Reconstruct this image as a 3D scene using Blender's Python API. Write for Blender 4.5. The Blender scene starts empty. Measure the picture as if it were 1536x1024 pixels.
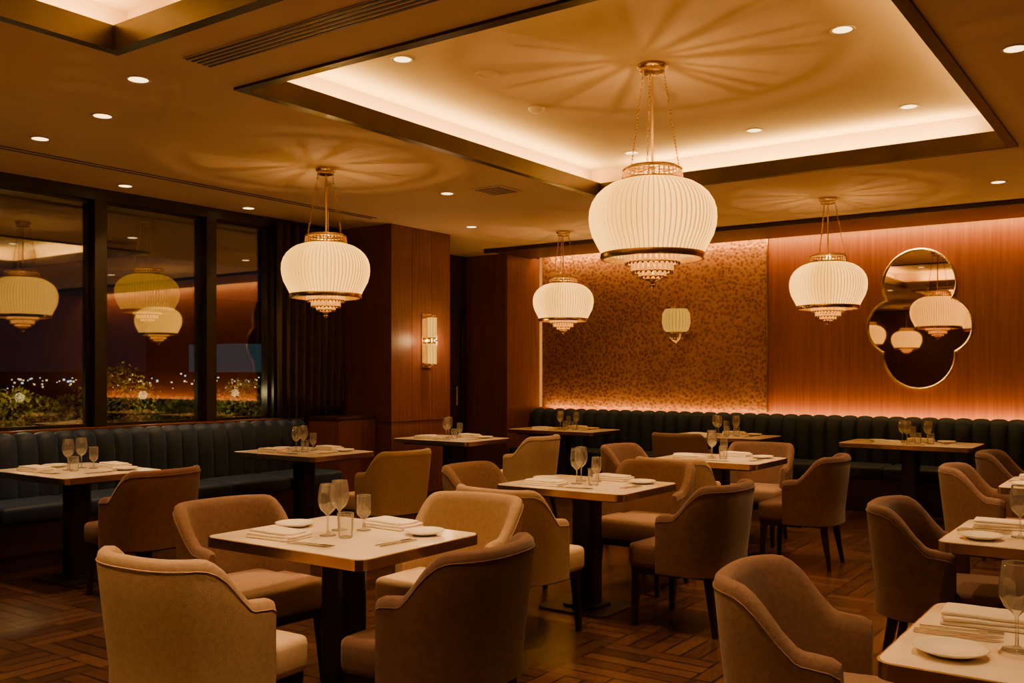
import bpy, bmesh, math, random
from mathutils import Vector, Matrix
random.seed(7)
C = bpy.context.scene.collection
PI = math.pi

# ------------------------------------------------------------------ materials
def newmat(name):
    m = bpy.data.materials.new(name); m.use_nodes = True
    nt = m.node_tree; nt.nodes.clear()
    out = nt.nodes.new('ShaderNodeOutputMaterial')
    return m, nt, out
def N(nt, t, **kw):
    n = nt.nodes.new(t)
    for k, v in kw.items(): setattr(n, k, v)
    return n
def pmat(name, c1, c2=None, rough=0.5, metal=0.0, scale=8.0, stretch=(1,1,1), bump=0.0, bscale=None,
         detail=4, sheen=0.0, emis=None, estr=0.0, spec=0.5, lo=0.35, hi=0.65, coat=0.0, sheencol=None):
    m, nt, out = newmat(name)
    b = N(nt, 'ShaderNodeBsdfPrincipled')
    nt.links.new(b.outputs[0], out.inputs[0])
    tc = N(nt, 'ShaderNodeTexCoord'); mp = N(nt, 'ShaderNodeMapping')
    mp.inputs['Scale'].default_value = stretch
    nt.links.new(tc.outputs['Object'], mp.inputs[0])
    no = N(nt, 'ShaderNodeTexNoise'); no.inputs['Scale'].default_value = scale; no.inputs['Detail'].default_value = detail
    nt.links.new(mp.outputs[0], no.inputs['Vector'])
    cr = N(nt, 'ShaderNodeValToRGB')
    cr.color_ramp.elements[0].position = lo; cr.color_ramp.elements[1].position = hi
    cr.color_ramp.elements[0].color = (*c1, 1); cr.color_ramp.elements[1].color = (*(c2 or [x*0.8 for x in c1]), 1)
    nt.links.new(no.outputs['Fac'], cr.inputs[0]); nt.links.new(cr.outputs[0], b.inputs['Base Color'])
    b.inputs['Roughness'].default_value = rough; b.inputs['Metallic'].default_value = metal
    b.inputs['Specular IOR Level'].default_value = spec
    b.inputs['Sheen Weight'].default_value = sheen
    if sheencol: b.inputs['Sheen Tint'].default_value = (*sheencol,1)
    b.inputs['Coat Weight'].default_value = coat
    if bump:
        n2 = N(nt, 'ShaderNodeTexNoise'); n2.inputs['Scale'].default_value = bscale or scale*4
        nt.links.new(mp.outputs[0], n2.inputs['Vector'])
        bp = N(nt, 'ShaderNodeBump'); bp.inputs['Strength'].default_value = bump; bp.inputs['Distance'].default_value = 0.01
        nt.links.new(n2.outputs['Fac'], bp.inputs['Height']); nt.links.new(bp.outputs[0], b.inputs['Normal'])
    if emis:
        b.inputs['Emission Color'].default_value = (*emis, 1); b.inputs['Emission Strength'].default_value = estr
    return m
def emat(name, col, s):
    m, nt, out = newmat(name)
    e = N(nt, 'ShaderNodeEmission'); e.inputs[0].default_value = (*col, 1); e.inputs[1].default_value = s
    nt.links.new(e.outputs[0], out.inputs[0]); return m
def glassmat(name, base, tint=(1,1,1), k=1.0, blend=.35, haze=0.0):
    m, nt, out = newmat(name)
    tr = N(nt, 'ShaderNodeBsdfTransparent'); tr.inputs[0].default_value = (*tint, 1)
    gl = N(nt, 'ShaderNodeBsdfGlossy'); gl.inputs['Roughness'].default_value = 0.02
    lw = N(nt, 'ShaderNodeLayerWeight'); lw.inputs[0].default_value = blend
    ma = N(nt, 'ShaderNodeMath', operation='MULTIPLY_ADD'); ma.inputs[1].default_value = k; ma.inputs[2].default_value = base
    ma.use_clamp = True
    nt.links.new(lw.outputs['Fresnel'], ma.inputs[0])
    mx = N(nt, 'ShaderNodeMixShader')
    nt.links.new(ma.outputs[0], mx.inputs[0]); nt.links.new(tr.outputs[0], mx.inputs[1]); nt.links.new(gl.outputs[0], mx.inputs[2])
    if haze:
        tl = N(nt,'ShaderNodeBsdfTranslucent'); df = N(nt,'ShaderNodeBsdfDiffuse'); ad=N(nt,'ShaderNodeMixShader')
        nt.links.new(tl.outputs[0], ad.inputs[1]); nt.links.new(df.outputs[0], ad.inputs[2])
        m2 = N(nt,'ShaderNodeMixShader'); m2.inputs[0].default_value=haze
        nt.links.new(mx.outputs[0], m2.inputs[1]); nt.links.new(ad.outputs[0], m2.inputs[2]); mx=m2
    nt.links.new(mx.outputs[0], out.inputs[0]); return m

WARM = (1.0, 0.545, 0.205)
COVE = (1.0, 0.60, 0.125)
BULB = (1.0, 0.60, 0.12)
WARM2 = (1.0, 0.50, 0.10)
M_ceil = pmat('plaster_ceiling', (.66,.49,.34), (.62,.46,.32), rough=.85, scale=1.5)
M_ceil2 = pmat('plaster_cove', (.60,.44,.29), (.58,.42,.27), rough=.85, scale=1.5)
M_bronze = pmat('dark_bronze', (.035,.018,.010), (.05,.028,.015), rough=.35, metal=.3, scale=5)
M_frame = pmat('black_frame', (.012,.010,.009), (.018,.014,.012), rough=.4, scale=6)
M_brass = pmat('brass', (.82,.60,.22), (.70,.49,.17), rough=.25, metal=1, scale=12)
M_brassd = pmat('aged_brass', (.45,.29,.10), (.35,.22,.08), rough=.35, metal=1, scale=12)
M_wallwood = pmat('red_veneer', (.25,.075,.036), (.19,.053,.026), rough=.42, scale=3, stretch=(14,14,.6), bump=.05, bscale=10)
M_colwood = pmat('walnut_veneer', (.18,.062,.038), (.125,.042,.026), rough=.42, scale=3, stretch=(14,14,.6), bump=.05, bscale=10)
M_darkwood = pmat('dark_wood', (.045,.018,.010), (.028,.012,.008), rough=.4, scale=3, stretch=(14,14,.8))
M_legwood = pmat('leg_wood', (.020,.010,.007), (.012,.007,.005), rough=.35, scale=6, stretch=(8,8,1))
M_navy = pmat('navy_velvet', (.006,.028,.100), (.004,.018,.068), rough=.6, scale=6, sheen=.2, sheencol=(.25,.55,1))
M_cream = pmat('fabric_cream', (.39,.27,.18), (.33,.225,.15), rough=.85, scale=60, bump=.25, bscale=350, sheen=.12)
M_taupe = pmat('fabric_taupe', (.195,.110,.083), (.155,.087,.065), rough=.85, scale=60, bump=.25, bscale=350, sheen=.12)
M_brown = pmat('fabric_brown', (.105,.045,.033), (.075,.032,.024), rough=.8, scale=30, bump=.25, bscale=350, sheen=.2)
M_rust = pmat('fabric_rust', (.11,.036,.023), (.08,.026,.016), rough=.8, scale=30, bump=.25, bscale=350, sheen=.2)
M_marble = pmat('marble', (.93,.83,.70), (.68,.57,.46), rough=.2, scale=5, detail=10, lo=.45, hi=.78)
M_black = pmat('black_metal', (.014,.011,.010), (.02,.016,.014), rough=.4, metal=.2, scale=6)
M_plate = pmat('porcelain', (.90,.85,.78), (.88,.83,.76), rough=.2, scale=4)
M_linen = pmat('linen', (.88,.80,.71), (.82,.74,.65), rough=.9, scale=40, bump=.3, bscale=200)
M_steel = pmat('steel', (.7,.66,.6), (.6,.56,.5), rough=.2, metal=1, scale=10)
M_glass = glassmat('drinking_glass', .13, (.98,.97,.95), .9, .22, .10)
M_pane = glassmat('window_glass', .22, (.88,.90,.90), .8, .28)
M_curtain = pmat('curtain_fabric', (.060,.038,.028), (.042,.028,.020), rough=.9, scale=10, stretch=(10,10,1))
M_white = pmat('painted_white', (.6,.5,.4), (.58,.48,.38), rough=.6, scale=4)
M_lens = emat('lamp_lens', (1,.62,.24), 6)
M_leaf = pmat('leaf', (.24,.21,.02), (.10,.12,.012), rough=.5, scale=5)
M_soil = pmat('planter_dark', (.02,.017,.014), (.03,.02,.015), rough=.8)
M_night = pmat('night_building', (.006,.009,.013), (.01,.013,.018), rough=.8)
M_shadeglow = emat('sconce_glass', (1,.50,.06), 1.5)
M_mirror = pmat('mirror', (.55,.42,.28), (.55,.42,.28), rough=.02, metal=1)

def mat_shade(name, es, tr, mul=1.0):
    m, nt, out = newmat(name)
    tc = N(nt,'ShaderNodeTexCoord'); no = N(nt,'ShaderNodeTexNoise'); no.inputs['Scale'].default_value = 3
    nt.links.new(tc.outputs['Object'], no.inputs['Vector'])
    cr = N(nt,'ShaderNodeValToRGB'); cr.color_ramp.elements[0].color=(.93*mul,.75*mul,.32*mul,1); cr.color_ramp.elements[1].color=(.95*mul,.79*mul,.37*mul,1)
    nt.links.new(no.outputs['Fac'], cr.inputs[0])
    d = N(nt,'ShaderNodeBsdfDiffuse'); t = N(nt,'ShaderNodeBsdfTranslucent')
    nt.links.new(cr.outputs[0], d.inputs[0]); nt.links.new(cr.outputs[0], t.inputs[0])
    mx = N(nt,'ShaderNodeMixShader'); mx.inputs[0].default_value = tr
    nt.links.new(d.outputs[0], mx.inputs[1]); nt.links.new(t.outputs[0], mx.inputs[2])
    e = N(nt,'ShaderNodeEmission'); e.inputs[0].default_value=(1,.50,.05,1); e.inputs[1].default_value=es
    ad = N(nt,'ShaderNodeAddShader')
    nt.links.new(mx.outputs[0], ad.inputs[0]); nt.links.new(e.outputs[0], ad.inputs[1]); nt.links.new(ad.outputs[0], out.inputs[0])
    return m
M_shade = mat_shade('pleated_shade', .50, .72)
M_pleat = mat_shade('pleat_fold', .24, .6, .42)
M_shade_reflect = mat_shade('reflected_shade', .12, .6)  # weaker glow, for the outdoor lantern that stands in for a reflection
M_crystal = pmat('crystal_rod', (.9,.55,.18), (.8,.42,.12), rough=.1, emis=(1,.46,.05), estr=.8, spec=.8)

def mat_floor():
    m, nt, out = newmat('parquet_floor')
    b = N(nt,'ShaderNodeBsdfPrincipled'); nt.links.new(b.outputs[0], out.inputs[0])
    tc = N(nt,'ShaderNodeTexCoord')
    def brick(rot):
        mp = N(nt,'ShaderNodeMapping'); mp.inputs['Rotation'].default_value=(0,0,rot)
        nt.links.new(tc.outputs['Object'], mp.inputs[0])
        br = N(nt,'ShaderNodeTexBrick'); br.offset=.5
        br.inputs['Color1'].default_value=(.13,.060,.038,1); br.inputs['Color2'].default_value=(.052,.024,.016,1)
        br.inputs['Mortar'].default_value=(.010,.005,.004,1); br.inputs['Scale'].default_value=1
        br.inputs['Mortar Size'].default_value=.006; br.inputs['Brick Width'].default_value=.6; br.inputs['Row Height'].default_value=.1
        nt.links.new(mp.outputs[0], br.inputs['Vector'])
        mp2 = N(nt,'ShaderNodeMapping'); mp2.inputs['Scale'].default_value=(2,22,1)
        nt.links.new(mp.outputs[0], mp2.inputs[0])
        no = N(nt,'ShaderNodeTexNoise'); no.inputs['Scale'].default_value=3; no.inputs['Detail'].default_value=5
        nt.links.new(mp2.outputs[0], no.inputs['Vector'])
        mx = N(nt,'ShaderNodeMix', data_type='RGBA', blend_type='MULTIPLY'); mx.inputs[0].default_value=.6
        nt.links.new(br.outputs['Color'], mx.inputs[6]); nt.links.new(no.outputs['Fac'], mx.inputs[7])
        return mx.outputs[2], br.outputs['Fac']
    (a,fa),(c,fc) = brick(0), brick(PI/2)
    ck = N(nt,'ShaderNodeTexChecker'); ck.inputs['Scale'].default_value=1/.6
    nt.links.new(tc.outputs['Object'], ck.inputs['Vector'])
    mx = N(nt,'ShaderNodeMix', data_type='RGBA')
    nt.links.new(ck.outputs['Fac'], mx.inputs[0]); nt.links.new(a, mx.inputs[6]); nt.links.new(c, mx.inputs[7])
    nt.links.new(mx.outputs[2], b.inputs['Base Color'])
    b.inputs['Roughness'].default_value=.27
    return m
M_floor = mat_floor()

def mat_panel():
    m, nt, out = newmat('gold_leaf_panel')
    b = N(nt,'ShaderNodeBsdfPrincipled'); nt.links.new(b.outputs[0], out.inputs[0])
    tc = N(nt,'ShaderNodeTexCoord')
    vo = N(nt,'ShaderNodeTexVoronoi'); vo.feature='F1'; vo.inputs['Scale'].default_value=24
    nt.links.new(tc.outputs['Object'], vo.inputs['Vector'])
    big = N(nt,'ShaderNodeTexNoise'); big.inputs['Scale'].default_value=1.3
    nt.links.new(tc.outputs['Object'], big.inputs['Vector'])
    cr = N(nt,'ShaderNodeValToRGB')
    cr.color_ramp.elements[0].position=.15; cr.color_ramp.elements[1].position=.62
    cr.color_ramp.elements[0].color=(.165,.055,.029,1); cr.color_ramp.elements[1].color=(.38,.180,.085,1)
    nt.links.new(vo.outputs['Distance'], cr.inputs[0])
    mx = N(nt,'ShaderNodeMix', data_type='RGBA', blend_type='MULTIPLY'); mx.inputs[0].default_value=.5
    r2 = N(nt,'ShaderNodeValToRGB'); r2.color_ramp.elements[0].position=.35; r2.color_ramp.elements[1].position=.65
    r2.color_ramp.elements[0].color=(.6,.5,.45,1)
    nt.links.new(big.outputs['Fac'], r2.inputs[0])
    nt.links.new(cr.outputs[0], mx.inputs[6]); nt.links.new(r2.outputs[0], mx.inputs[7])
    nt.links.new(mx.outputs[2], b.inputs['Base Color'])
    bp = N(nt,'ShaderNodeBump'); bp.inputs['Strength'].default_value=.5; bp.inputs['Distance'].default_value=.012
    nt.links.new(vo.outputs['Distance'], bp.inputs['Height']); nt.links.new(bp.outputs[0], b.inputs['Normal'])
    b.inputs['Metallic'].default_value=.35; b.inputs['Roughness'].default_value=.38
    return m
M_panel = mat_panel()

def mat_facade():
    m, nt, out = newmat('city_facade')
    tc = N(nt,'ShaderNodeTexCoord')
    sx = N(nt,'ShaderNodeSeparateXYZ'); cx = N(nt,'ShaderNodeCombineXYZ')
    nt.links.new(tc.outputs['Object'], sx.inputs[0]); nt.links.new(sx.outputs['Y'], cx.inputs[0]); nt.links.new(sx.outputs['Z'], cx.inputs[1])
    br = N(nt,'ShaderNodeTexBrick'); br.offset=0
    br.inputs['Color1'].default_value=(.5,.42,.26,1); br.inputs['Color2'].default_value=(.05,.08,.08,1); br.inputs['Mortar'].default_value=(0,0,0,1)
    br.inputs['Scale'].default_value=1; br.inputs['Brick Width'].default_value=2.2; br.inputs['Row Height'].default_value=.8; br.inputs['Mortar Size'].default_value=.16
    nt.links.new(cx.outputs[0], br.inputs['Vector'])
    e = N(nt,'ShaderNodeEmission'); e.inputs[1].default_value=.5
    nt.links.new(br.outputs['Color'], e.inputs[0]); nt.links.new(e.outputs[0], out.inputs[0]); return m
M_facade = mat_facade()

# ------------------------------------------------------------------ mesh helpers
def obj_from_bm(bm, name, mats, smooth=False, loc=(0,0,0), rot=0.0, angle=None):
    bmesh.ops.recalc_face_normals(bm, faces=bm.faces)
    me = bpy.data.meshes.new(name); bm.to_mesh(me); bm.free()
    for m in mats: me.materials.append(m)
    if smooth:
        for p in me.polygons: p.use_smooth = True
        if angle is not None:
            me.set_sharp_from_angle(angle=math.radians(angle))
    o = bpy.data.objects.new(name, me); C.objects.link(o)
    o.location = loc; o.rotation_euler = (0,0,rot); return o
def inst(o, name, loc, rot=0.0):
    n = bpy.data.objects.new(name, o.data); C.objects.link(n); n.location = loc; n.rotation_euler=(0,0,rot); return n
def box(bm, x0,x1,y0,y1,z0,z1, mi=0, bev=0, seg=2):
    vs = [bm.verts.new(p) for p in [(x0,y0,z0),(x1,y0,z0),(x1,y1,z0),(x0,y1,z0),(x0,y0,z1),(x1,y0,z1),(x1,y1,z1),(x0,y1,z1)]]
    fs = [bm.faces.new([vs[i] for i in q]) for q in [(0,3,2,1),(4,5,6,7),(0,1,5,4),(1,2,6,5),(2,3,7,6),(3,0,4,7)]]
    for f in fs: f.material_index = mi
    if bev:
        es = set(e for f in fs for e in f.edges)
        bmesh.ops.bevel(bm, geom=list(es), offset=bev, segments=seg, profile=.5, affect='EDGES', clamp_overlap=True, material=mi)
def boxobj(name, x0,x1,y0,y1,z0,z1, mat, bev=0):
    bm = bmesh.new(); cx,cy,cz=(x0+x1)/2,(y0+y1)/2,(z0+z1)/2
    box(bm, x0-cx,x1-cx,y0-cy,y1-cy,z0-cz,z1-cz,0,bev)
    return obj_from_bm(bm, name, [mat], loc=(cx,cy,cz))
def lathe(bm, prof, seg=24, cx=0, cy=0, mi=0, pleat=0, npl=0, cap0=False, cap1=False, mialt=None):
    rings=[]
    for (r,z) in prof:
        ring=[]
        for i in range(seg):
            a=2*PI*i/seg; rr=r*(1+(pleat*(math.cos(npl*a)) if npl else 0))
            ring.append(bm.verts.new((cx+rr*math.cos(a), cy+rr*math.sin(a), z)))
        rings.append(ring)
    for a,b in zip(rings[:-1], rings[1:]):
        for i in range(seg):
            f=bm.faces.new([a[i],a[(i+1)%seg],b[(i+1)%seg],b[i]])
            f.material_index = mialt if (mialt is not None and i%4==2) else mi
    if cap0: bm.faces.new(rings[0]).material_index=mi
    if cap1: bm.faces.new(rings[-1]).material_index=mi
def rrect(w,d,r,seg=5):
    pts=[]
    for (sx,sy,a0) in [(1,1,0),(-1,1,PI/2),(-1,-1,PI),(1,-1,3*PI/2)]:
        for k in range(seg+1):
            a=a0+PI/2*k/seg
            pts.append((sx*(w/2-r)+r*math.cos(a), sy*(d/2-r)+r*math.sin(a)))
    return pts
def prism(bm, pts, z0, z1, mi=0):
    a=[bm.verts.new((x,y,z0)) for x,y in pts]; b=[bm.verts.new((x,y,z1)) for x,y in pts]
    n=len(pts)
    for i in range(n):
        bm.faces.new([a[i],a[(i+1)%n],b[(i+1)%n],b[i]]).material_index=mi
    bm.faces.new(a).material_index=mi; bm.faces.new(b).material_index=mi
def tube(bm, p0, p1, r0, r1=None, seg=8, mi=0):
    r1 = r0 if r1 is None else r1
    p0=Vector(p0); p1=Vector(p1); d=(p1-p0).normalized()
    u=d.orthogonal().normalized(); v=d.cross(u)
    A=[];B=[]
    for i in range(seg):
        a=2*PI*i/seg; o=u*math.cos(a)+v*math.sin(a)
        A.append(bm.verts.new(p0+o*r0)); B.append(bm.verts.new(p1+o*r1))
    for i in range(seg):
        bm.faces.new([A[i],A[(i+1)%seg],B[(i+1)%seg],B[i]]).material_index=mi
    bm.faces.new(A).material_index=mi; bm.faces.new(B).material_index=mi
def torus(bm, c, R, r, M=None, sR=12, sr=5, mi=0, stretch=1.0):
    M = M or Matrix.Identity(3); c=Vector(c); rings=[]
    for i in range(sR):
        a=2*PI*i/sR; ring=[]
        for j in range(sr):
            b=2*PI*j/sr
            p=Vector(((R+r*math.cos(b))*math.cos(a),(R+r*math.cos(b))*math.sin(a)*stretch, r*math.sin(b)))
            ring.append(bm.verts.new(c+M@p))
        rings.append(ring)
    for i in range(sR):
        for j in range(sr):
            bm.faces.new([rings[i][j],rings[(i+1)%sR][j],rings[(i+1)%sR][(j+1)%sr],rings[i][(j+1)%sr]]).material_index=mi
def light(kind, name, loc, energy, color, parent=None, rot=(0,0,0), **kw):
    l=bpy.data.lights.new(name, kind); l.energy=energy; l.color=color
    for k,v in kw.items(): setattr(l,k,v)
    o=bpy.data.objects.new(name,l); C.objects.link(o); o.rotation_euler=rot
    if parent: o.parent=parent
    o.location=loc
    return o

# ------------------------------------------------------------------ room shell
XW=-7.66; YB=11.0; XR=2.9; YF=-3.4; ZC=3.0; ZU=3.28
boxobj('floor', XW-.3,XR+.1,YF-.1,YB+.1,-.1,0, M_floor)
boxobj('wall_back', -7.3,XR+.1,YB,YB+.12,0,3.4, M_wallwood)
boxobj('wall_right', XR,XR+.12,YF,YB,0,3.4, M_colwood)
boxobj('wall_front', XW-.1,XR,YF-.12,YF,0,3.4, M_colwood)
boxobj('wall_alcove_pier', -8.05,-7.3,10.2,11.12,0,3.0, M_colwood)
boxobj('wall_alcove_side', -8.12,-7.98,8.44,10.2,0,3.0, M_darkwood)
bm=bmesh.new()
box(bm,-.03,.03,-.52,.52,-1.1,1.1,0)
for zz in (-.5,.55):
    box(bm,.03,.045,-.38,.38,zz-.42,zz+.42,0,.006)
box(bm,-.03,.05,-.60,-.52,-1.1,1.18,1); box(bm,-.03,.05,.52,.60,-1.1,1.18,1); box(bm,-.03,.05,-.60,.60,1.1,1.18,1)
tube(bm,(.06,.42,-.1),(.06,.42,.15),.012,seg=8,mi=2)
obj_from_bm(bm,'door_1',[M_darkwood,M_frame,M_brassd],loc=(-7.94,9.45,1.1))
CX0,CX1=-4.25,-1.0
c1=(3.46,7.35); c2=(-1.3,2.66)
bm=bmesh.new()
def cb(x0,x1,y0,y1): box(bm,x0,x1,y0,y1,ZC,ZC+.09)
cb(-8.12,CX0,YF,YB-.28); cb(CX1,XR,YF,YB-.28)
cb(CX0,CX1,c1[1],YB-.28); cb(CX0,CX1,c2[1],c1[0]); cb(CX0,CX1,YF,c2[0])
obj_from_bm(bm,'ceiling',[M_ceil])
mg=.20
for i,(y0,y1) in enumerate((c1,c2)):
    bm=bmesh.new()
    box(bm,CX0-mg,CX1+mg,y0-mg,y1+mg,ZU,ZU+.05)
    t=.03
    box(bm,CX0-mg-t,CX0-mg,y0-mg-t,y1+mg+t,ZC+.09,ZU+.05)
    box(bm,CX1+mg,CX1+mg+t,y0-mg-t,y1+mg+t,ZC+.09,ZU+.05)
    box(bm,CX0-mg,CX1+mg,y0-mg-t,y0-mg,ZC+.09,ZU+.05)
    box(bm,CX0-mg,CX1+mg,y1+mg,y1+mg+t,ZC+.09,ZU+.05)
    obj_from_bm(bm,'ceiling_recess',[M_ceil2])
    bm=bmesh.new(); b_=.05
    za,zb=ZC-.015,ZC+.105
    box(bm,CX0-b_,CX0+.012,y0-b_,y1+b_,za,zb); box(bm,CX1-.012,CX1+b_,y0-b_,y1+b_,za,zb)
    box(bm,CX0+.012,CX1-.012,y0-b_,y0+.012,za,zb); box(bm,CX0+.012,CX1-.012,y1-.012,y1+b_,za,zb)
    obj_from_bm(bm,'trim_%d'%(i+1),[M_bronze])
    W=CX1-CX0; L=y1-y0
    e=54
    for (nm,cx,cy,sx,sy) in (('l',CX0-.11,(y0+y1)/2,.05,L+.2),('r',CX1+.11,(y0+y1)/2,.05,L+.2),('n',(CX0+CX1)/2,y0-.11,W+.2,.05),('f',(CX0+CX1)/2,y1+.11,W+.2,.05)):
        st=boxobj('cove_led_strip',cx-sx/2,cx+sx/2,cy-sy/2,cy+sy/2,ZC+.09,ZC+.10,M_white)
        light('AREA','led_light',(0,0,.012),e*max(sx,sy)/3.9,COVE,st,rot=(PI,0,0),shape='RECTANGLE',size=sx*.8,size_y=sy)
boxobj('trim_ceiling_wood', -7.3,XR,9.75,10.72,ZC-.02,ZC-.001, M_darkwood)
boxobj('trim_ceiling_wood_edge', -7.3,XR,9.68,9.75,ZC-.05,ZC-.001, M_darkwood,.008)
boxobj('ceiling_slot', -7.3,XR,10.70,YB,3.3,3.34, M_ceil)
boxobj('trim_slot_face', -7.3,XR,10.69,10.72,ZC,3.3, M_darkwood)
st=boxobj('wall_wash_led_strip',-7.25,XR-.05,10.74,10.79,3.02,3.04,M_white)
light('AREA','led_light',(0,.05,.0),98,WARM2,st,rot=(math.radians(38),0,0),shape='RECTANGLE',size=10.0,size_y=.04)
st=boxobj('banquette_led_strip',-7.2,XR-.05,10.90,10.94,.90,.91,M_white)
light('AREA','led_light',(0,0,.015),68,WARM2,st,rot=(PI-math.radians(18),0,0),shape='RECTANGLE',size=10.0,size_y=.03)
boxobj('decorative_wall_panel', -7.26,-4.07,YB-.025,YB-.001,.96,3.25, M_panel)
boxobj('trim_panel_edge', -4.07,-4.055,YB-.03,YB-.001,.96,3.25, M_brassd)
boxobj('trim_panel_edge', -7.295,-7.265,YB-.04,YB-.001,.96,3.05, emat('edge_glow',(1,.36,.06),.8))  # emissive strip added for the bright line along the panel edge

bm=bmesh.new()
box(bm,-.455,.455,-.49,.49,0,3.0,0)
box(bm,-.462,.462,-.497,.497,.90,.912,1); box(bm,-.47,.47,-.505,.505,0,.12,1)
for yy in (-.16,.17): box(bm,.455,.4565,yy-.002,yy+.002,.92,3.0,1)
obj_from_bm(bm,'column',[M_colwood,M_darkwood],loc=(-7.295,7.95,0))

# ------------------------------------------------------------------ window wall
boxobj('wall_left', XW-.12,XW+.10,YF,7.455,0,.93, M_darkwood)
boxobj('trim_window_sill', XW-.14,XW+.13,YF,7.455,.93,.965, M_colwood,.006)
boxobj('trim_window_head', XW-.12,XW+.08,YF,7.455,2.90,3.0, M_frame)
ms=[-3.3,-2.2,-1.1,0,1.15,2.35,3.48,4.61,5.74,6.55]
bm=bmesh.new()
for y in ms: box(bm,-.09,.10,y-.055,y+.055,.965,2.90)
obj_from_bm(bm,'window_frame',[M_frame],loc=(XW,0,0))
for i,(a,b) in enumerate(zip(ms[:-1],ms[1:])):
    bm=bmesh.new()
    y0,y1=a+.055,b-.055
    box(bm,-.006,.006,y0+.02,y1-.02,.99,2.88,0)
    for q in ((y0,y0+.025,.965,2.9),(y1-.025,y1,.965,2.9)): box(bm,-.03,.03,*q,1)
    for q in ((.965,.992),(2.875,2.9)): box(bm,-.03,.03,y0,y1,*q,1)
    obj_from_bm(bm,'window_%d'%(i+1),[M_pane,M_frame],loc=(XW,0,0))
boxobj('wall_left_panel', XW-.1,XW+.05,6.605,7.455,.965,2.9, M_darkwood)
bm=bmesh.new(); rows=[]
n=120
for zi in range(8):
    z=.975+(2.95-.975)*zi/7; row=[]
    for i in range(n+1):
        y=6.50+.92*i/n
        x=-7.515+.042*math.sin(i/n*PI*2*9+.3*math.sin(z*2))+.006*math.sin(i*.9)
        row.append(bm.verts.new((x,y,z)))
    rows.append(row)
for a,b in zip(rows[:-1],rows[1:]):
    for i in range(n): bm.faces.new([a[i],a[i+1],b[i+1],b[i]])
o=obj_from_bm(bm,'curtain',[M_curtain],smooth=True)
sm=o.modifiers.new('s','SOLIDIFY'); sm.thickness=.004
bm=bmesh.new(); box(bm,-.24,.24,-.27,.27,0,.94,0,.004); box(bm,-.25,.25,-.28,.28,.94,.975,1,.005)
obj_from_bm(bm,'side_console',[M_colwood,M_darkwood],loc=(-7.28,7.16,0))

# ------------------------------------------------------------------ banquettes
def banquette(name, L, loc, rot, chw=.165):
    bm=bmesh.new()
    nch=round(L/chw); per=8; n=nch*per
    prof=[(0.0,.40,-1),(0.0,.48,-1),(-.0,.62,-1),(.01,.78,-1),(.025,.88,-.9),(.055,.925,-.4),(.09,.935,0),(.12,.92,.2),(.13,.86,0),(.13,.40,0)]
    rows=[]
    for i in range(n+1):
        x=L*i/n
        b=abs(math.sin(PI*i/per))**.55*.036
        row=[]
        for (py,pz,k) in prof:
            dy=b*(k if k<0 else 0); dz=b*.6 if pz>.87 and py<.125 else 0
            row.append(bm.verts.new((x,.0+py+dy,pz+dz)))
        rows.append(row)
    for a,b in zip(rows[:-1],rows[1:]):
        for j in range(len(prof)-1): bm.faces.new([a[j],b[j],b[j+1],a[j+1]])
    bm.faces.new(rows[0]); bm.faces.new(rows[-1])
    m=max(1,round(L/.66)); w=L/m
    for i in range(m):
        box(bm,i*w+.004,(i+1)*w-.004,-.53,.0,.32,.455,0,.035,3)
    box(bm,0,L,-.49,.10,.10,.33,1); box(bm,0,L,-.44,.10,0,.10,1)
    return obj_from_bm(bm,name,[M_navy,M_darkwood],smooth=True,angle=50,loc=loc,rot=rot)
banquette('banquette_bench', 10.1, (-7.27,10.71,0), 0)
banquette('banquette_bench', 10.1, (-7.40,-3.3,0), PI/2)

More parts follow.
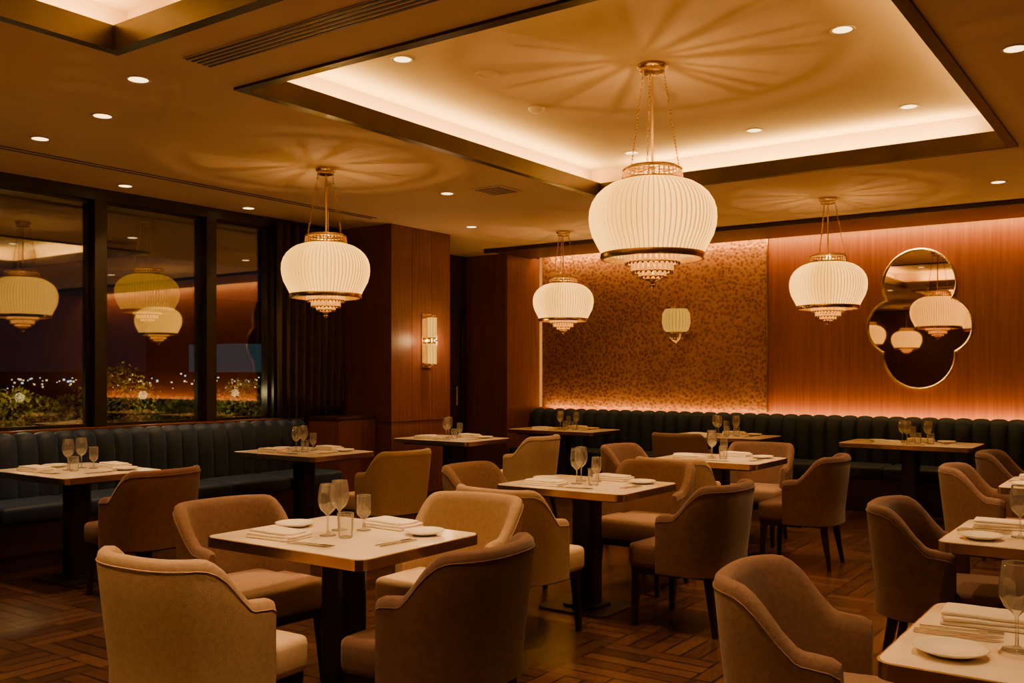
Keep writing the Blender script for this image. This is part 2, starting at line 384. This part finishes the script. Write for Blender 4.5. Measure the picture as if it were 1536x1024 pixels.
# ------------------------------------------------------------------ chair
def make_chair(mat, name='dining_chair', seatmat=None):
    bm=bmesh.new()
    a,b,y0,yf=.252,.245,-.03,.085
    path=[]
    for k in range(6):
        path.append((a+.004*(1-k/5), yf+(y0-yf)*k/6))
    na=26
    for k in range(na+1):
        th=PI*k/na; c=math.cos(th); s=math.sin(th)
        path.append((a*math.copysign(abs(c)**.72,c), y0-(b+y0)*abs(s)**.8))
    for k in range(6):
        path.append((-a-.004*(k/5), y0+(yf-y0)*(k+1)/6))
    def H(y):
        t=min(1,max(0,(y+.185)/.18)); t=t*t*(3-2*t)
        return .82*(1-t)+.65*t - (.012*max(0,y)/.12)
    rows=[]; P=len(path)
    for i,(x,y) in enumerate(path):
        p0=Vector(path[max(0,i-1)]); p1=Vector(path[min(P-1,i+1)]); d=(p1-p0).normalized()
        n=Vector((d.y,-d.x))
        if n.dot(Vector((x,y+.02)))<0: n=-n
        h=H(y); back=min(1,max(0,(-y)/.22))
        sec=[(-1,.325),(-.0,.315),(1,.325),(1,.42),(1.02,.52),(1.03,.60+(h-.655)*.4),(1.0,h-.035),(.75,h-.010),(.35,h),(-.3,h),(-.72,h-.012),(-1.0,h-.04),(-1.08,.60+(h-.655)*.4),(-1.15,.52),(-1.1,.44)]
        row=[]
        for (k,z) in sec:
            th=.031
            if i in (0,P-1): k*=.7; z=z-.012 if z>.5 else z
            tilt=.045*back*max(0,(z-.42)/.4)
            q=Vector((x,y))+n*(k*th+tilt)
            if i in (0,P-1): q.y+=.006
            row.append(bm.verts.new((q.x,q.y,z)))
        rows.append(row)
    S=len(rows[0])
    for r0,r1 in zip(rows[:-1],rows[1:]):
        for j in range(S): bm.faces.new([r0[j],r0[(j+1)%S],r1[(j+1)%S],r1[j]])
    bm.faces.new(rows[0]); bm.faces.new(rows[-1])
    for r0,r1 in zip(rows[:-1],rows[1:]):
        tube(bm,r0[6].co.copy(),r1[6].co.copy(),.0032,seg=5,mi=0)
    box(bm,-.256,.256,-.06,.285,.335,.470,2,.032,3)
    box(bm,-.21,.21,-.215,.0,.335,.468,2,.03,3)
    box(bm,-.236,.236,-.04,.27,.30,.342,1,.006,1)
    box(bm,-.19,.19,-.205,-.04,.30,.342,1,.006,1)
    for (lx,ly,ox,oy) in ((.210,.240,.012,.02),(-.210,.240,-.012,.02),(.165,-.175,.03,-.055),(-.165,-.175,-.03,-.055)):
        A=[bm.verts.new((lx+sx*.023,ly+sy*.023,.33)) for sx,sy in ((1,1),(-1,1),(-1,-1),(1,-1))]
        B=[bm.verts.new((lx+ox+sx*.012,ly+oy+sy*.012,0)) for sx,sy in ((1,1),(-1,1),(-1,-1),(1,-1))]
        for i in range(4): bm.faces.new([A[i],A[(i+1)%4],B[(i+1)%4],B[i]]).material_index=1
        bm.faces.new(A).material_index=1; bm.faces.new(B).material_index=1
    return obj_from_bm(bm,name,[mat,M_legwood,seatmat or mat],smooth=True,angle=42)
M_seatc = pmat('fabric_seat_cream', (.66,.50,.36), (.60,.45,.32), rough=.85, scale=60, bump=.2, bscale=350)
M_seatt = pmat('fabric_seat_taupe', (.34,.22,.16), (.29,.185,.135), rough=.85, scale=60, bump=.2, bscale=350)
fab={'c':M_cream,'t':M_taupe,'b':M_brown,'r':M_rust}
proto={}
FR={'N':0,'W':PI/2,'S':PI,'E':-PI/2}
chairs=[
 (-2.85,2.12,'N','c',3),(-3.54,2.90,'E','t',-4),(-2.86,3.55,'S','c',3),(-2.24,2.72,'W','b',4),
 (-2.98,4.27,'N','c',-3),(-3.70,5.02,'E','t',4),(-2.96,5.72,'S','t',0),(-2.28,5.0,'W','b',-3),
 (-3.02,6.40,'N','c',2),(-3.72,7.12,'E','t',0),(-3.0,7.83,'S','t',4),(-2.33,7.08,'W','b',3),
 (-5.50,3.66,'W','r',4),(-5.22,5.66,'W','c',-4),(-5.30,7.72,'W','c',3),
 (-4.22,9.02,'N','t',3),
 (-.92,4.72,'E','b',3),(-.88,2.87,'E','t',6),(-1.02,6.80,'E','t',4),(-1.02,8.15,'E','b',0),
 (.33,4.45,'W','t',0),(.52,2.66,'W','b',0),(.25,6.62,'W','t',0),
]
for (x,y,f,c,j) in chairs:
    r=FR[f]+math.radians(j)
    if c not in proto:
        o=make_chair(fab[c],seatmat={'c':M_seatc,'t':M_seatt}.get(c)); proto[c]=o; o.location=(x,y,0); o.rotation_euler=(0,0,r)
    else: inst(proto[c],'dining_chair',(x,y,0),r)

# ------------------------------------------------------------------ tables
def make_table(w,d):
    bm=bmesh.new()
    prism(bm, rrect(w-.012,d-.012,.045), .716,.750, 0)
    prism(bm, rrect(w,d,.05), .708,.7475, 1)
    prism(bm, rrect(w-.16,d-.16,.03), .690,.709, 2)
    prism(bm, rrect(.15,.15,.035), .02,.692, 2)
    prism(bm, rrect(.48,.42,.06), .0,.014, 2)
    prism(bm, rrect(.24,.22,.04), .014,.03, 2)
    return obj_from_bm(bm,'dining_table',[M_marble,M_brass,M_black])
tcache={}
tables=[(-2.86,2.83,.90,.72,'A'),(-2.98,5.0,.88,.72,'A'),(-3.02,7.10,.88,.72,'A'),
 (-4.10,9.72,1.1,.70,'A'),(-2.17,9.72,1.2,.70,'A'),(-6.12,9.72,1.2,.70,'A'),
 (-6.22,7.70,1.0,.74,'A'),(-6.20,5.66,1.0,.74,'A'),(-6.30,3.66,.95,.74,'A'),
 (-.37,4.45,.9,.72,'B'),(-.15,2.66,.9,.72,'B'),(-.47,6.62,.9,.72,'B'),(-.40,8.30,.9,.72,'B'),(-.3,9.72,1.2,.70,'A')]
for (x,y,w,d,k) in tables:
    if (w,d) not in tcache:
        o=make_table(w,d); tcache[(w,d)]=o; o.location=(x,y,0)
    else: inst(tcache[(w,d)],'dining_table',(x,y,0))

# ------------------------------------------------------------------ tableware
def mk_wine():
    bm=bmesh.new()
    lathe(bm,[(.001,.0035),(.034,.0015),(.035,0),(.034,.003),(.012,.006),(.0042,.014),(.0036,.05),(.0042,.083),(.012,.092),(.028,.106),(.038,.128),(.041,.150),(.038,.178),(.032,.212)],28)
    torus(bm,(0,0,.212),.032,.0012,sR=28,sr=4)
    return obj_from_bm(bm,'wine_glass',[M_glass],smooth=True)
def mk_goblet():
    bm=bmesh.new()
    lathe(bm,[(.001,.003),(.030,.001),(.031,0),(.029,.004),(.006,.010),(.005,.045),(.014,.054),(.027,.068),(.031,.09),(.030,.15)],24)
    torus(bm,(0,0,.15),.030,.0012,sR=24,sr=4)
    return obj_from_bm(bm,'water_goblet',[M_glass],smooth=True)
def mk_tumbler():
    bm=bmesh.new()
    lathe(bm,[(.001,.006),(.027,.006),(.028,0),(.029,.003),(.034,.10)],48,pleat=.02,npl=12)
    torus(bm,(0,0,.10),.034,.0014,sR=24,sr=4)
    return obj_from_bm(bm,'water_tumbler',[M_glass],smooth=True)
def mk_plate():
    bm=bmesh.new()
    lathe(bm,[(.001,.004),(.045,.003),(.046,0),(.050,.003),(.080,.014),(.085,.018),(.084,.020),(.078,.017),(.052,.008),(.001,.007)],40)
    return obj_from_bm(bm,'side_plate',[M_plate],smooth=True)
def mk_napkin():
    bm=bmesh.new()
    for i,(w,d,z0,z1,ox,ang) in enumerate(((.235,.145,0,.010,0,0),(.230,.138,.010,.020,.003,.03),(.215,.120,.020,.030,-.006,-.05))):
        n0=len(bm.verts); box(bm,-w/2+ox,w/2+ox,-d/2,d/2,z0,z1,0,.0045,2)
        bm.verts.ensure_lookup_table(); vs=bm.verts[n0:]
        bmesh.ops.rotate(bm,verts=vs,cent=(0,0,0),matrix=Matrix.Rotation(ang,3,'Z'))
    bmesh.ops.subdivide_edges(bm,edges=[e for e in bm.edges if e.calc_length()>.05],cuts=6,use_grid_fill=True)
    for v in bm.verts:
        if v.co.z>.001: v.co.z+=.0035*math.sin(v.co.x*38+1)*math.cos(v.co.y*30)*(v.co.z/.024)+.002*v.co.z/.024
    return obj_from_bm(bm,'folded_napkin',[M_linen],smooth=True,angle=60)
def mk_knife():
    bm=bmesh.new()
    pts=[(-.105,-.005),(-.03,-.006),(0,-.005),(.005,-.009),(.08,-.009),(.105,.004),(.09,.006),(-.03,.005),(-.105,.005)]
    prism(bm,pts,.001,.004)
    return obj_from_bm(bm,'table_knife',[M_steel])
def mk_fork():
    bm=bmesh.new()
    prism(bm,[(-.10,-.006),(.03,-.003),(.045,-.011),(.062,-.012),(.062,.012),(.045,.011),(.03,.003),(-.10,.006)],.001,.004)
    for k in range(4):
        y=-.0105+.007*k; box(bm,.060,.10,y-.0015,y+.0015,.0015,.004)
    return obj_from_bm(bm,'table_fork',[M_steel])
makers={'wine_glass':mk_wine,'water_goblet':mk_goblet,'water_tumbler':mk_tumbler,'side_plate':mk_plate,'folded_napkin':mk_napkin,'table_knife':mk_knife,'table_fork':mk_fork}
pc={}
def put(kind,x,y,z=.7505,r=0):
    if kind not in pc:
        o=makers[kind](); pc[kind]=o; o.location=(x,y,z); o.rotation_euler=(0,0,r)
    else: inst(pc[kind],kind,(x,y,z),r)
for ti,(x,y,w,d,k) in enumerate(tables):
    j=lambda s=.012: random.uniform(-s,s)
    if k=='A':
        put('wine_glass',x-.03+j(),y-.05+j()); put('wine_glass',x-.10+j(),y+.08+j())
        put('water_goblet',x-.01+j(),y+.13+j()); put('water_tumbler',x+.07+j(),y-.05+j())
        put('side_plate',x-.32+j(),y+.03+j()); put('folded_napkin',x-.17,y-.20,r=.1+j(.05))
        put('table_fork',x+.07,y-.235,r=.12); put('table_knife',x+.075,y-.265,r=.12)
        put('side_plate',x+.28+j(),y+.20+j()); put('folded_napkin',x+.03,y+.265,r=-.06+j(.04))
        put('table_fork',x+.30,y-.02,r=1.5); put('table_knife',x+.33,y-.02,r=1.5)
        if w>1.05: put('wine_glass',x+.14,y+.06+j()); put('water_tumbler',x+.19,y-.06)
    else:
        put('folded_napkin',x-.28,y+.16,r=.12); put('folded_napkin',x+.28,y-.15,r=.1)
        put('table_fork',x-.33,y+.045,r=.15); put('table_knife',x-.33,y+.005,r=.12); put('table_knife',x-.325,y-.03,r=.08)
        put('side_plate',x-.31,y-.20); put('side_plate',x+.3,y+.1)
        put('wine_glass',x-.185,y-.075); put('wine_glass',x-.13,y+.03); put('water_tumbler',x-.10,y-.12); put('water_goblet',x+.0,y+.0)

# ------------------------------------------------------------------ pendants
pm={}
def pendant(loc, zc, s, power, shade=M_shade, rays=True):
    top=zc-loc[2]; key=(round(top,3),s,shade.name)
    if key in pm:
        o=inst(pm[key],'pendant_lantern',loc,random.uniform(0,.3))
    else:
        bm=bmesh.new()
        prof=[(.300,0),(.312,.03),(.335,.075),(.358,.12),(.373,.175),(.378,.225),(.374,.275),(.360,.32),(.332,.365),(.295,.40),(.25,.428),(.20,.445),(.178,.452)]
        prof=[(r*s,z*s) for r,z in prof]
        lathe(bm,prof,288,mi=0,pleat=.015,npl=72,mialt=4)
        lathe(bm,[(.294*s,-.024*s),(.309*s,-.024*s),(.314*s,-.010*s),(.312*s,.012*s),(.301*s,.014*s),(.294*s,.010*s),(.294*s,-.024*s)],64,mi=1)
        for z,r in ((.452,.182),(.515,.172)):
            torus(bm,(0,0,z*s),r*s,.009*s,sR=48,sr=8,mi=1)
        torus(bm,(0,0,.532*s),.150*s,.005*s,sR=48,sr=6,mi=1)
        for k in range(36):
            a=2*PI*k/36
            tube(bm,(.181*s*math.cos(a),.181*s*math.sin(a),.452*s),(.172*s*math.cos(a),.172*s*math.sin(a),.515*s),.0055*s,seg=5,mi=1)
        for k in range(22):  # spokes added to throw radial shadows on the ceiling
            a=2*PI*k/22+.1*math.sin(k*2.3)
            tube(bm,(.02*s*math.cos(a),.02*s*math.sin(a),.528*s),(.150*s*math.cos(a),.150*s*math.sin(a),.532*s),.003*s,(.0045+.0025*math.sin(k*1.7))*s,seg=5,mi=1)
        lathe(bm,[(.001,.520*s),(.024*s,.520*s),(.024*s,.536*s),(.012*s,.55*s),(.001,.55*s)],16,mi=1)
        for (r,n,z0,z1) in ((.158,30,-.060,.05),(.118,22,-.112,-.03),(.074,15,-.142,-.08)):
            for k in range(n):
                a=2*PI*k/n; x,y=r*s*math.cos(a),r*s*math.sin(a)
                tube(bm,(x,y,(z0+.012)*s),(x,y,z1*s),.0105*s,seg=6,mi=2)
                tube(bm,(x,y,z0*s),(x,y,(z0+.012)*s),.003*s,.0105*s,seg=6,mi=1)
            torus(bm,(0,0,z1*s),r*s,.008*s,sR=32,sr=6,mi=1)
            torus(bm,(0,0,(z0+.016)*s),(r+.006)*s,.0055*s,sR=32,sr=5,mi=1)
        for k in range(3):
            a=2*PI*k/3+.4
            tube(bm,(.158*s*math.cos(a),.158*s*math.sin(a),.05*s),(.297*s*math.cos(a),.297*s*math.sin(a),.0),.004*s,seg=5,mi=1)
            for rr,zz in ((.158,.05),(.118,-.03),(.074,-.08)):
                tube(bm,(0,0,zz*s),(rr*s*math.cos(a),rr*s*math.sin(a),zz*s),.004*s,seg=5,mi=1)
        lathe(bm,[(.004*s,-.08*s),(.045*s,-.130*s),(.052*s,-.142*s),(.040*s,-.150*s),(.014*s,-.156*s),(.010*s,-.162*s),(.020*s,-.170*s),(.022*s,-.180*s),(.010*s,-.192*s),(.001,-.205*s)],20,mi=1)
        tube(bm,(0,0,-.08*s),(0,0,top-.03),.0075*s,seg=8,mi=1)
        lathe(bm,[(.001,top),(.085*s,top),(.092*s,top-.012),(.085*s,top-.022),(.072*s,top-.026),(.075*s,top-.045),(.060*s,top-.052),(.001,top-.052)],32,mi=1)
        for k in range(3):
            a=2*PI*k/3+.15
            A=Vector((.165*s*math.cos(a),.165*s*math.sin(a),.52*s)); B=Vector((.070*s*math.cos(a),.070*s*math.sin(a),top-.045))
            d=(B-A); L=d.length; nl=int(L/.020); z=d.normalized(); u=z.orthogonal().normalized(); v=z.cross(u)
            for i in range(nl):
                c=A+d*((i+.5)/nl)
                X,Y = (u,v) if i%2 else (v,u)
                M=Matrix((X,z,Y)).transposed()
                torus(bm,c,.0058,.0017,M,sR=8,sr=4,mi=1,stretch=2.0)
        o=obj_from_bm(bm,'pendant_lantern',[shade,M_brass,M_crystal,M_brassd,M_pleat],smooth=True,angle=60,loc=loc)
        pm[key]=o
    light('POINT','bulb',(0,0,.20*s),power,BULB,o,shadow_soft_size=.05)
    if rays: light('POINT','ray_light',(0.0,.02,.435*s),power*1.15,WARM,o,shadow_soft_size=.005)  # extra point light added to cast the ceiling rays
    return o
pendant((-2.63,5.18,2.13),ZU,1.0,13)
pendant((-5.41,5.16,2.02),ZC,.88,8.5)
pendant((-5.66,8.98,2.02),ZC,.88,8.5)
pendant((-2.64,8.66,2.02),ZC,.88,8.5)
pendant((-5.4,1.5,2.02),ZC,.88,8.5)
pendant((-5.4,-1.8,2.02),ZC,.88,8.5)
boxobj('added_canopy',-12.0,-7.85,-3.5,10.5,3.08,3.2,M_night)  # added slab: carries the stand-in lantern, darkens the view through the upper panes
pendant((-9.26,6.19,2.10),3.08,.88,1.5,M_shade_reflect,False)  # added lantern outside, standing in for a pendant reflected in the window

# ------------------------------------------------------------------ sconces
bm=bmesh.new()
box(bm,-.006,.008,-.082,.082,-.30,.30,0,.005)
for z0,z1 in ((-.255,-.03),(.03,.255)):
    lathe(bm,[(.047,z0),(.052,z0+.012),(.052,z1-.012),(.047,z1)],24,cx=.078,mi=1,cap0=True,cap1=True)
    for k in range(10):
        a=2*PI*k/10; tube(bm,(.078+.053*math.cos(a),.053*math.sin(a),z0),(.078+.053*math.cos(a),.053*math.sin(a),z1),.0022,seg=4,mi=0)
for z in (-.262,-.022,.022,.262):
    lathe(bm,[(.001,z-.010),(.056,z-.010),(.060,z),(.056,z+.010),(.001,z+.010)],24,cx=.078,mi=0)
    box(bm,.0,.07,-.012,.012,z-.008,z+.008,0)
lathe(bm,[(.001,-.03),(.03,-.028),(.034,0),(.03,.028),(.001,.03)],20,cx=.078,mi=0)
o=obj_from_bm(bm,'wall_sconce',[M_brass,M_shadeglow],smooth=True,angle=40,loc=(-6.832,8.02,1.78))
light('POINT','sconce_light',(.17,.13,.0),7,WARM,o,shadow_soft_size=.06)
light('POINT','sconce_light',(.17,-.13,.0),5,WARM,o,shadow_soft_size=.06)
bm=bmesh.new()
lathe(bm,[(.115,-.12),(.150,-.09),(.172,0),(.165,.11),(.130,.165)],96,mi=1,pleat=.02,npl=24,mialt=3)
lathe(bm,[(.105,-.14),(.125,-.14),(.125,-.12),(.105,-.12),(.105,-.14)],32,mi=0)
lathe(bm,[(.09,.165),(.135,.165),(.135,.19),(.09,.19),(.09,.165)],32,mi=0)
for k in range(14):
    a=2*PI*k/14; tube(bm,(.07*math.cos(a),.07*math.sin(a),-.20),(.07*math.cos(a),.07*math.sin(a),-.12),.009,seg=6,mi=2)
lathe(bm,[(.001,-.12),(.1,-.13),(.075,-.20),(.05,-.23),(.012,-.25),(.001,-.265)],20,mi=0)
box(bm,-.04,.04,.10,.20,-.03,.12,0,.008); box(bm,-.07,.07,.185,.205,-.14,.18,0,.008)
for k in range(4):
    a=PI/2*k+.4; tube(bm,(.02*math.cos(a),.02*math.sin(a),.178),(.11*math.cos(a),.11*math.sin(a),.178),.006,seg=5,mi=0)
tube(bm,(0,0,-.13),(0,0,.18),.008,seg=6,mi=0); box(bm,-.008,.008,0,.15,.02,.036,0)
o=obj_from_bm(bm,'panel_lantern',[M_brassd,mat_shade('panel_lantern_shade',.55,.5,.45),M_crystal,M_pleat],smooth=True,angle=50,loc=(-5.14,YB-.235,2.05))  # pleated lantern body placed on the wall panel
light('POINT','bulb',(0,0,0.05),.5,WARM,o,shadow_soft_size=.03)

# ------------------------------------------------------------------ mirror
circ=[(0,.44,.375),(.225,-.02,.310),(-.225,-.02,.310),(0,-.33,.365)]
def ray(th,grow=0):
    dx,dz=math.cos(th),math.sin(th); best=0
    for cx,cz,r in circ:
        r+=grow; bq=dx*cx+dz*cz; disc=bq*bq-(cx*cx+cz*cz-r*r)
        if disc>=0: best=max(best,bq+math.sqrt(disc))
    return best
bm=bmesh.new(); n=240
def ringv(grow,y): return [bm.verts.new((ray(2*PI*i/n,grow)*math.cos(2*PI*i/n),y,ray(2*PI*i/n,grow)*math.sin(2*PI*i/n))) for i in range(n)]
gl=ringv(-.012,-.018); bm.faces.new(gl).material_index=0
R=[ringv(-.014,-.017),ringv(-.012,-.034),ringv(0,-.044),ringv(.012,-.038),ringv(.016,-.02),ringv(.014,.0)]
for a,b in zip(R[:-1],R[1:]):
    for i in range(n): bm.faces.new([a[i],a[(i+1)%n],b[(i+1)%n],b[i]]).material_index=1
bm.faces.new(R[-1]).material_index=1
o=obj_from_bm(bm,'wall_mirror',[M_mirror,M_brass],loc=(-2.37,YB-.002,1.95))

# ------------------------------------------------------------------ downlights
def downlight(x,y,z,e=42,sz=76):
    bm=bmesh.new()
    lathe(bm,[(.052,-.001),(.066,-.004),(.070,-.002),(.070,.0),(.05,.0)],28,mi=0)
    lathe(bm,[(.052,-.001),(.046,.004)],28,mi=1,cap1=False)
    vs=[bm.verts.new((.05*math.cos(2*PI*i/28),.05*math.sin(2*PI*i/28),-.0015)) for i in range(28)]
    bm.faces.new(vs).material_index=1
    o=obj_from_bm(bm,'recessed_downlight',[M_white,M_lens],loc=(x,y,z-.001))
    light('SPOT','spot_light',(0,0,-.02),e,WARM,o,spot_size=math.radians(sz),spot_blend=.8,shadow_soft_size=.04)
for (x,y) in ((-4.60,3.02),(-5.43,3.32),(-7.30,4.67),(-7.32,5.98),(-6.29,8.13),(-5.3,6.5),(-.68,5.2),(-1.27,8.74),(-4.6,8.7),
              (-.4,3.0),(-.4,1.0),(-6.3,3.4),(-6.6,1.0),(-.5,6.7)):  # fixtures on this line are added to light the tables
    downlight(x,y,ZC, 85 if x<-7 else 130)
for (x,y) in ((-3.79,4.23),(-2.63,4.0),(-1.52,5.24),(-1.58,7.02),(-2.7,7.02),(-3.82,7.14),(-2.9,2.35),(-1.9,2.3),(-3.7,.9),(-1.7,1.2)):  # entries in the near recess are added to light the front tables
    downlight(x,y,ZU, 175)

bm=bmesh.new(); lathe(bm,[(.001,-.035),(.035,-.034),(.045,-.022),(.055,-.018),(.06,0)],28)
obj_from_bm(bm,'smoke_detector',[M_white],smooth=True,loc=(-3.72,5.55,ZU))
bm=bmesh.new(); lathe(bm,[(.001,-.004),(.06,-.004),(.065,-.007),(.075,-.006),(.078,0)],28)
s0=obj_from_bm(bm,'ceiling_speaker',[M_ceil],loc=(-3.55,4.75,ZU))
bm=bmesh.new()
box(bm,-.8,.8,-.09,.09,-.006,0,0)
for k in range(5): box(bm,-.79,.79,-.074+.034*k-.010,-.074+.034*k+.006,-.009,-.005,1)
obj_from_bm(bm,'linear_air_vent',[M_ceil,M_frame],loc=(-3.3,3.03,ZC-.001))
bm=bmesh.new()
box(bm,-.16,.16,-.16,.16,-.008,0,0,.003)
for k in range(6): box(bm,-.13,.13,-.125+.05*k-.008,-.125+.05*k+.008,-.011,-.007,1)
obj_from_bm(bm,'square_air_vent',[M_ceil,M_bronze],loc=(-4.85,6.62,ZC-.001))
bm=bmesh.new()
for dx in (-.035,.035): box(bm,dx-.008,dx+.008,-4.5,4.5,-.004,0,0)
obj_from_bm(bm,'slot_diffuser',[M_bronze],loc=(-6.75,2.6,ZC-.001))

# ------------------------------------------------------------------ outside
boxobj('planter_box',-8.35,-7.93,-3.3,7.4,-.1,.90,M_soil)
bm=bmesh.new()
for i in range(7000):
    y=random.uniform(2.5,7.3)
    hmax=.24+.10*math.sin(y*3.1)+.08*math.sin(y*7.7+1)
    if 4.85<y<5.55: hmax=.50*(1-abs(y-5.2)/.6)+.1
    z=.925+max(.05,hmax)*random.random()**.8; x=-8.19+random.uniform(-.15,.13)
    L=random.uniform(.02,.05); a=random.uniform(0,2*PI); t=random.uniform(0,1.2)
    d=Vector((math.cos(a)*math.cos(t),math.sin(a)*math.cos(t),math.sin(t))); u=d.orthogonal().normalized()*L*.3
    p=Vector((x,y,z))
    bm.faces.new([bm.verts.new(q) for q in (p,p+d*L*.5+u,p+d*L,p+d*L*.5-u)])
obj_from_bm(bm,'planter_shrub',[M_leaf])
for y in (4.1,5.25,6.3,3.1):
    g=boxobj('planter_uplight',-7.975,-7.94,y-.02,y+.02,.90,.94,M_black)
    light('POINT','garden_light',(0.06,0,.30),6.0,(1,.72,.28),g,shadow_soft_size=.04)
boxobj('terrace_ground',-13,-7.8,-4,11,-.2,-.1,M_night)
boxobj('city_building',-64,-60,2,22,-30,14,M_facade)
boxobj('city_building',-62,-56,45,47.6,-30,3.6,pmat('dusk_glow',(.02,.05,.06),(.02,.05,.06),emis=(.05,.16,.20),estr=.3))  # emissive block standing in for the teal dusk glow
boxobj('city_building',-90,-80,60,90,-30,9,M_night)
bm=bmesh.new()
box(bm,-50,-48.1,18,46,-30,1.5,2)
for i in range(120):
    y=random.uniform(20,44); z=min(1.4,random.gauss(.9,.22)); r=random.uniform(.02,.055)
    box(bm,-48.15-r,-48.1+r,y-r,y+r,z-r,z+r,0 if random.random()<.6 else 1)
obj_from_bm(bm,'city_skyline',[emat('city_warm',(1,.6,.25),2.2),emat('city_white',(.8,.9,1),1.6),M_night])

w=bpy.data.worlds.new('night'); bpy.context.scene.world=w; w.use_nodes=True
nt=w.node_tree; bg=nt.nodes['Background']
bg.inputs[0].default_value=(.006,.012,.020,1); bg.inputs[1].default_value=.6

cam=bpy.data.cameras.new('camera'); cam.sensor_width=36; cam.lens=33.5; cam.shift_y=48/1536
cam.clip_end=300
co=bpy.data.objects.new('camera',cam); C.objects.link(co)
co.location=(0,0,1.42); co.rotation_euler=(PI/2,0,math.radians(35.3))
bpy.context.scene.camera=co
